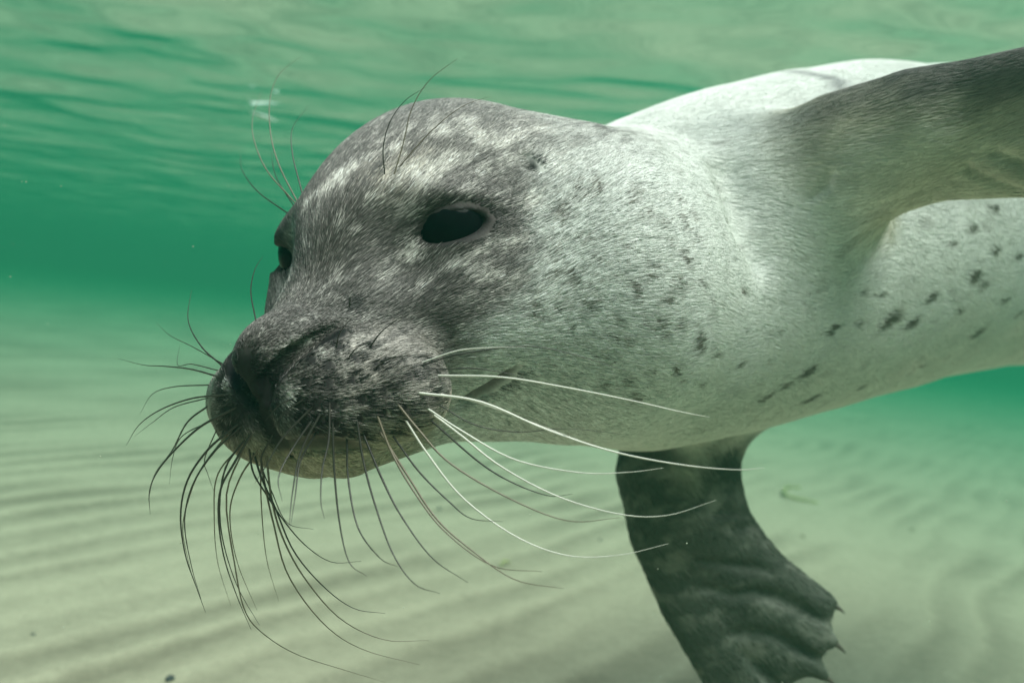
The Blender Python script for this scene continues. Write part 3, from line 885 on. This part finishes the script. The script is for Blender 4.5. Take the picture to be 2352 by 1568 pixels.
# traced from root to tip; last numbers: base radius (mm), change of distance from root to tip (m)
K, N, W = BLACK, BROWN, WHITE
WHISKERS = [
    (K, .42, .03, (508, 838), (462, 795), (432, 735), (440, 665)),
    (K, .26, .05, (506, 832), (440, 795), (390, 770), (358, 740)),
    (K, .42, .05, (505, 866), (440, 848), (380, 841), (330, 838), (270, 823)),
    (K, .30, .03, (498, 850), (440, 836), (408, 838), (413, 790)),
    (K, .34, .04, (478, 884), (400, 888), (350, 905), (322, 950)),
    (K, .46, .04, (512, 907), (440, 915), (370, 940), (320, 975), (290, 1022)),
    (K, .32, .05, (480, 913), (400, 935), (350, 970), (308, 1002)),
    (K, .56, .03, (528, 943), (460, 980), (400, 1035), (360, 1085), (343, 1130), (345, 1180)),
    (K, .48, .05, (478, 932), (430, 970), (395, 1035), (355, 1090), (341, 1150)),
    (K, .30, .04, (500, 960), (420, 1000), (397, 1050), (389, 1112)),
    (K, .56, .02, (540, 980), (480, 1030), (432, 1100), (415, 1180), (425, 1270), (452, 1350), (472, 1405)),
    (K, .48, .03, (548, 985), (490, 1040), (442, 1115), (424, 1200), (440, 1300), (462, 1375)),
    (N, .46, .05, (520, 1000), (460, 1080), (432, 1150), (420, 1220), (438, 1310)),
    (K, .30, .06, (498, 985), (470, 1055), (478, 1090), (496, 1142)),
    (K, .58, .02, (575, 1000), (540, 1060), (508, 1120), (502, 1190), (515, 1280), (545, 1370), (577, 1445)),
    (K, .48, .03, (562, 1010), (520, 1070), (505, 1150), (512, 1240), (545, 1345), (596, 1435)),
    (N, .46, .06, (592, 1035), (550, 1100), (528, 1180), (545, 1290), (590, 1400)),
    (N, .40, .08, (556, 1020), (500, 1090), (492, 1180), (500, 1290), (530, 1390)),
    (K, .46, .02, (573, 1033), (582, 1085), (612, 1135), (652, 1195), (702, 1252), (762, 1290), (830, 1288)),
    (K, .50, .01, (583, 1040), (602, 1100), (632, 1165), (675, 1265), (742, 1345), (812, 1396), (885, 1408)),
    (N, .50, .02, (612, 1045), (625, 1150), (652, 1240), (702, 1330), (782, 1420), (882, 1468), (985, 1470)),
    (N, .50, .03, (598, 1045), (610, 1120), (628, 1200), (662, 1320), (742, 1430), (832, 1490), (965, 1526)),
    (N, .40, .05, (560, 1030), (520, 1140), (540, 1300), (562, 1400), (602, 1452), (682, 1502), (802, 1541), (885, 1566)),
    (N, .38, .07, (600, 1050), (600, 1150), (612, 1280), (640, 1380)),
    (K, .38, .02, (620, 1010), (600, 1060), (625, 1130), (660, 1200), (720, 1215)),
    (K, .36, .00, (690, 922), (655, 945), (625, 985)),
    (K, .46, -.01, (712, 940), (650, 1005), (612, 1068), (585, 1110)),
    (K, .46, -.02, (716, 966), (672, 1030), (640, 1095), (648, 1150)),
    (K, .50, -.02, (735, 952), (692, 1035), (672, 1130), (664, 1212)),
    (K, .44, -.02, (722, 1000), (690, 1060), (678, 1140), (668, 1205)),
    (K, .50, -.02, (757, 935), (755, 1010), (740, 1080), (737, 1150), (745, 1190)),
    (K, .50, -.02, (764, 972), (768, 1080), (780, 1200), (802, 1290), (842, 1322)),
    (K, .46, -.03, (797, 1018), (800, 1100), (822, 1210), (872, 1280), (912, 1300)),
    (K, .50, -.03, (820, 966), (835, 1060), (862, 1160), (902, 1270), (952, 1340), (1010, 1362)),
    (K, .52, -.03, (836, 1000), (878, 1100), (922, 1185), (992, 1280), (1075, 1337)),
    (N, .52, -.03, (867, 955), (900, 1040), (952, 1130), (1022, 1220), (1130, 1298), (1245, 1312)),
    (N, .50, -.03, (872, 990), (932, 1085), (1002, 1190), (1082, 1262), (1182, 1330), (1295, 1351)),
    (K, .44, -.02, (902, 1000), (962, 1082), (1032, 1152), (1082, 1190), (1155, 1197)),
    (N, .52, -.02, (915, 930), (960, 985), (1032, 1062), (1162, 1140), (1302, 1195), (1425, 1188)),
    (W, .54, -.02, (932, 965), (982, 1042), (1062, 1142), (1182, 1230), (1302, 1275), (1422, 1274), (1535, 1248)),
    (W, .54, -.02, (982, 938), (1062, 990), (1182, 1055), (1332, 1085), (1442, 1084), (1525, 1074)),
    (W, .58, -.03, (996, 952), (1062, 1002), (1152, 1072), (1282, 1140), (1422, 1180), (1532, 1183), (1645, 1148)),
    (W, .64, -.03, (962, 902), (1102, 922), (1252, 985), (1402, 1035), (1552, 1065), (1682, 1078), (1755, 1074)),
    (W, .48, -.02, (1012, 905), (1092, 922), (1200, 962), (1330, 1010)),
    (W, .54, -.02, (1005, 862), (1152, 866), (1302, 890), (1452, 920), (1562, 945), (1630, 958)),
    (W, .42, -.01, (970, 832), (1052, 805), (1132, 798), (1205, 797)),
    (K, .30, .00, (1000, 848), (1090, 846), (1160, 856), (1225, 872)),
    (K, .36, .00, (965, 840), (1050, 815), (1200, 795), (1310, 812), (1440, 852)),
    (K, .42, -.01, (990, 965), (1102, 1062), (1182, 1110), (1262, 1138), (1315, 1134)),
    (K, .28, .00, (1010, 930), (1090, 975), (1190, 992), (1300, 984), (1445, 998)),
    (K, .32, -.01, (772, 797), (782, 762), (815, 722)),
    (K, .38, -.01, (850, 796), (878, 760), (935, 718)),
    (K, .36, -.01, (798, 826), (818, 800), (852, 786)),
    (K, .36, -.01, (862, 844), (900, 822), (965, 814)),
    (K, .34, -.01, (700, 885), (668, 892), (640, 912)),
    (K, .32, .00, (672, 915), (640, 932), (608, 968)),
    (K, .30, .00, (803, 704), (802, 715), (790, 770)),
    (K, .30, .00, (1010, 745), (1082, 724), (1172, 712)),
    (K, .36, .02, (690, 428), (672, 355), (672, 295), (710, 242)),
    (N, .38, .03, (682, 462), (642, 382), (622, 310), (620, 230), (642, 170), (695, 128)),
    (N, .36, .03, (668, 455), (612, 390), (583, 320), (581, 268), (602, 206)),
    (K, .38, .03, (658, 488), (592, 440), (556, 390), (553, 348)),
    (K, .30, .04, (676, 475), (636, 410), (625, 365), (628, 338)),
    (K, .32, .04, (588, 738), (576, 670), (585, 620), (604, 588)),
    (K, .34, .00, (884, 402), (880, 340), (896, 280), (930, 232), (978, 200)),
    (N, .34, .00, (905, 402), (926, 330), (946, 250), (986, 185), (1052, 134)),
    (N, .30, .00, (915, 385), (992, 300), (1062, 245), (1128, 221)),
]
roots = cast([w[3] for w in WHISKERS])
for (mat, r0, dd, *pts), root in zip(WHISKERS, roots):
    d0 = -root[2]
    L = np.cumsum([0] + [math.dist(a, b) for a, b in zip(pts, pts[1:])]); L = L / L[-1]
    c3 = [P(a, b, d0 + dd * (l ** 1.3)) for (a, b), l in zip(pts, L)]
    c3[0] = root
    path = catmull(c3, 30)
    first = path[0] - (path[1] - path[0]) / np.linalg.norm(path[1] - path[0]) * 0.004
    path = np.concatenate([[first], path])
    s = np.linspace(0, 1, len(path))
    rad = r0 * 1e-3 * (0.82 if mat is WHITE else 1.0) * (1 - 0.86 * s ** 1.4) * (1 + 0.10 * np.sin(s * 95 * min(1, r0 * 2)))
    v, q = tube(path, rad)
    o = seal_part('whisker', v, q, mat)
    if mat is not BLACK: o['label'] = 'pale white whisker' if mat is WHITE else 'brownish whisker'

# ------------------------------------------------------------------ claws
CLAW = simple_mat('claw_horn', (0.10, 0.085, 0.07), 0.4, 0.4)
for digs, ln in ((DIG_LO, 0.0095), (DIG_UP, 0.013)):
    for pts, rad in digs:
        t = pts[-1] - pts[-2]; t /= np.linalg.norm(t)
        base = pts[-1] + t * rad[-1] * 0.55
        hook = np.array([0, -0.35, 0.0]) if digs is DIG_LO else np.array([0, -0.2, 0])
        path = catmull([base - t * 0.004, base, base + t * ln * 0.6 + hook * ln * 0.12, base + t * ln + hook * ln * 0.5], 10)
        v, q = tube(path, 0.0028 * (1 - np.linspace(0, 1, 10) ** 1.6 * 0.95), 8)
        seal_part('claw', v, q, CLAW)

# ------------------------------------------------------------------ bits on the seabed and in the water
ROCK = simple_mat('dark_pebble_stone', (0.05, 0.05, 0.055), 0.7, 0.3, 60, 0.4)
TAN = simple_mat('brown_pebble_stone', (0.16, 0.12, 0.07), 0.8, 0.2, 60, 0.4)
def sand_at(px, py):
    z = 0.0
    for _ in range(6):
        w = ground_hit(px, py, z)
        z = float(sand_height(np.array([w[0]]), np.array([w[1]]))[0][0])
    w[2] = z
    return w
def pebble(px, py, r, mat, label, seed):
    w = sand_at(px, py)
    v, q = sphere(14, 9)
    v = v * (1 + 0.22 * noise(v * 1.3 + seed))[:, None] * np.array([1.25, 0.9, 0.62]) * r
    o = mesh_obj('pebble', v, q, mat)
    o.location = Vector((w[0], w[1], w[2] + r * 0.30))
    o.rotation_euler = (0, 0, seed * 1.3)
    tag(o, label, 'pebble')
pebble(390, 1560, 0.0052, ROCK, 'dark blue-grey pebble on the sand at the lower left, below the whiskers', 1)
pebble(1009, 1168, 0.0042, ROCK, 'small dark grey pebble on pale sand behind the long chin whiskers', 2)
pebble(2094, 1217, 0.0046, TAN, 'tiny brown pebble on sand to the right of the hanging flipper', 3)
pebble(1844, 1232, 0.0040, TAN, 'tiny brown pebble just right of the hanging flipper, below the yellow weed curl', 4)
pebble(76, 1457, 0.0022, ROCK, 'tiny black pebble on the sand near the lower left corner', 5)
pebble(1378, 1240, 0.0034, ROCK, 'tiny dark pebble on the sand left of the hanging flipper', 6)

WEED = simple_mat('yellow_green_weed', (0.36, 0.35, 0.15), 0.6, 0.3, 30, 0.3)
def weed(pts, w, label):
    base = np.array([sand_at(*p) for p in pts])
    base[:, 2] += 0.004 + 0.006 * np.sin(np.linspace(0, math.pi, len(pts)))
    path = catmull(base, 26)
    o = mesh_obj('seaweed_scrap', *tube(path - path[0], w * (0.45 + 0.55 * np.sin(np.linspace(0.15, math.pi - 0.1, 26))) * (1 + 0.25 * np.sin(np.arange(26) * 1.7)), 6), WEED)
    o.location = Vector(path[0])
    tag(o, label, 'seaweed')
weed([(1838, 1122), (1806, 1124), (1800, 1140), (1822, 1150), (1850, 1154), (1880, 1158)], 0.0042, 'yellow curl of seaweed lying on sand right of the hanging flipper')
weed([(1148, 1304), (1158, 1300), (1170, 1296)], 0.0024, 'small yellow seaweed scrap on sand below the middle of the whisker fan')

FOAM = simple_mat('white_foam', (0.80, 0.82, 0.80), 0.5, 0.4)
def foam(px, py, ln, label, seed):
    c = ground_hit(px, py, SURF_H - 0.020)
    v, q = sphere(20, 12)
    v = v * (1 + 0.35 * noise(v * 2.1 + seed))[:, None] * np.array([ln, ln * 0.4, ln * 0.12])
    o = mesh_obj('foam_fleck', v, q, FOAM)
    o.location = Vector(c)
    o.rotation_euler = (0, math.radians(12), 0)
    tag(o, label, 'foam')
foam(605, 268, 0.033, 'long white foam fleck floating under the water surface behind the brow whiskers', 1)
foam(575, 232, 0.008, 'tiny faint foam fleck just above the long white fleck behind the brow whiskers', 2)

# fine particles hanging in the water
mv, mq = sphere(6, 4)
V, Q, off = [], [], 0
for k in range(900):
    d = RNG.uniform(0.35, 2.6)
    c = to_world(P(RNG.uniform(-150, 2500), RNG.uniform(-150, 1700), d))
    if c[2] < 0.03 or c[2] > SURF_H - 0.06: continue
    r = RNG.uniform(0.0003, 0.0006) * (0.6 + 0.35 * d)
    V.append(c + mv * r * np.array([1, 1, RNG.uniform(0.5, 1)])); Q.append(mq + off); off += len(mv)
motes = mesh_obj('suspended_sediment', np.concatenate(V), np.concatenate(Q), simple_mat('pale_sediment', (0.5, 0.52, 0.42), 0.8, 0.2))
tag(motes, kind='stuff')
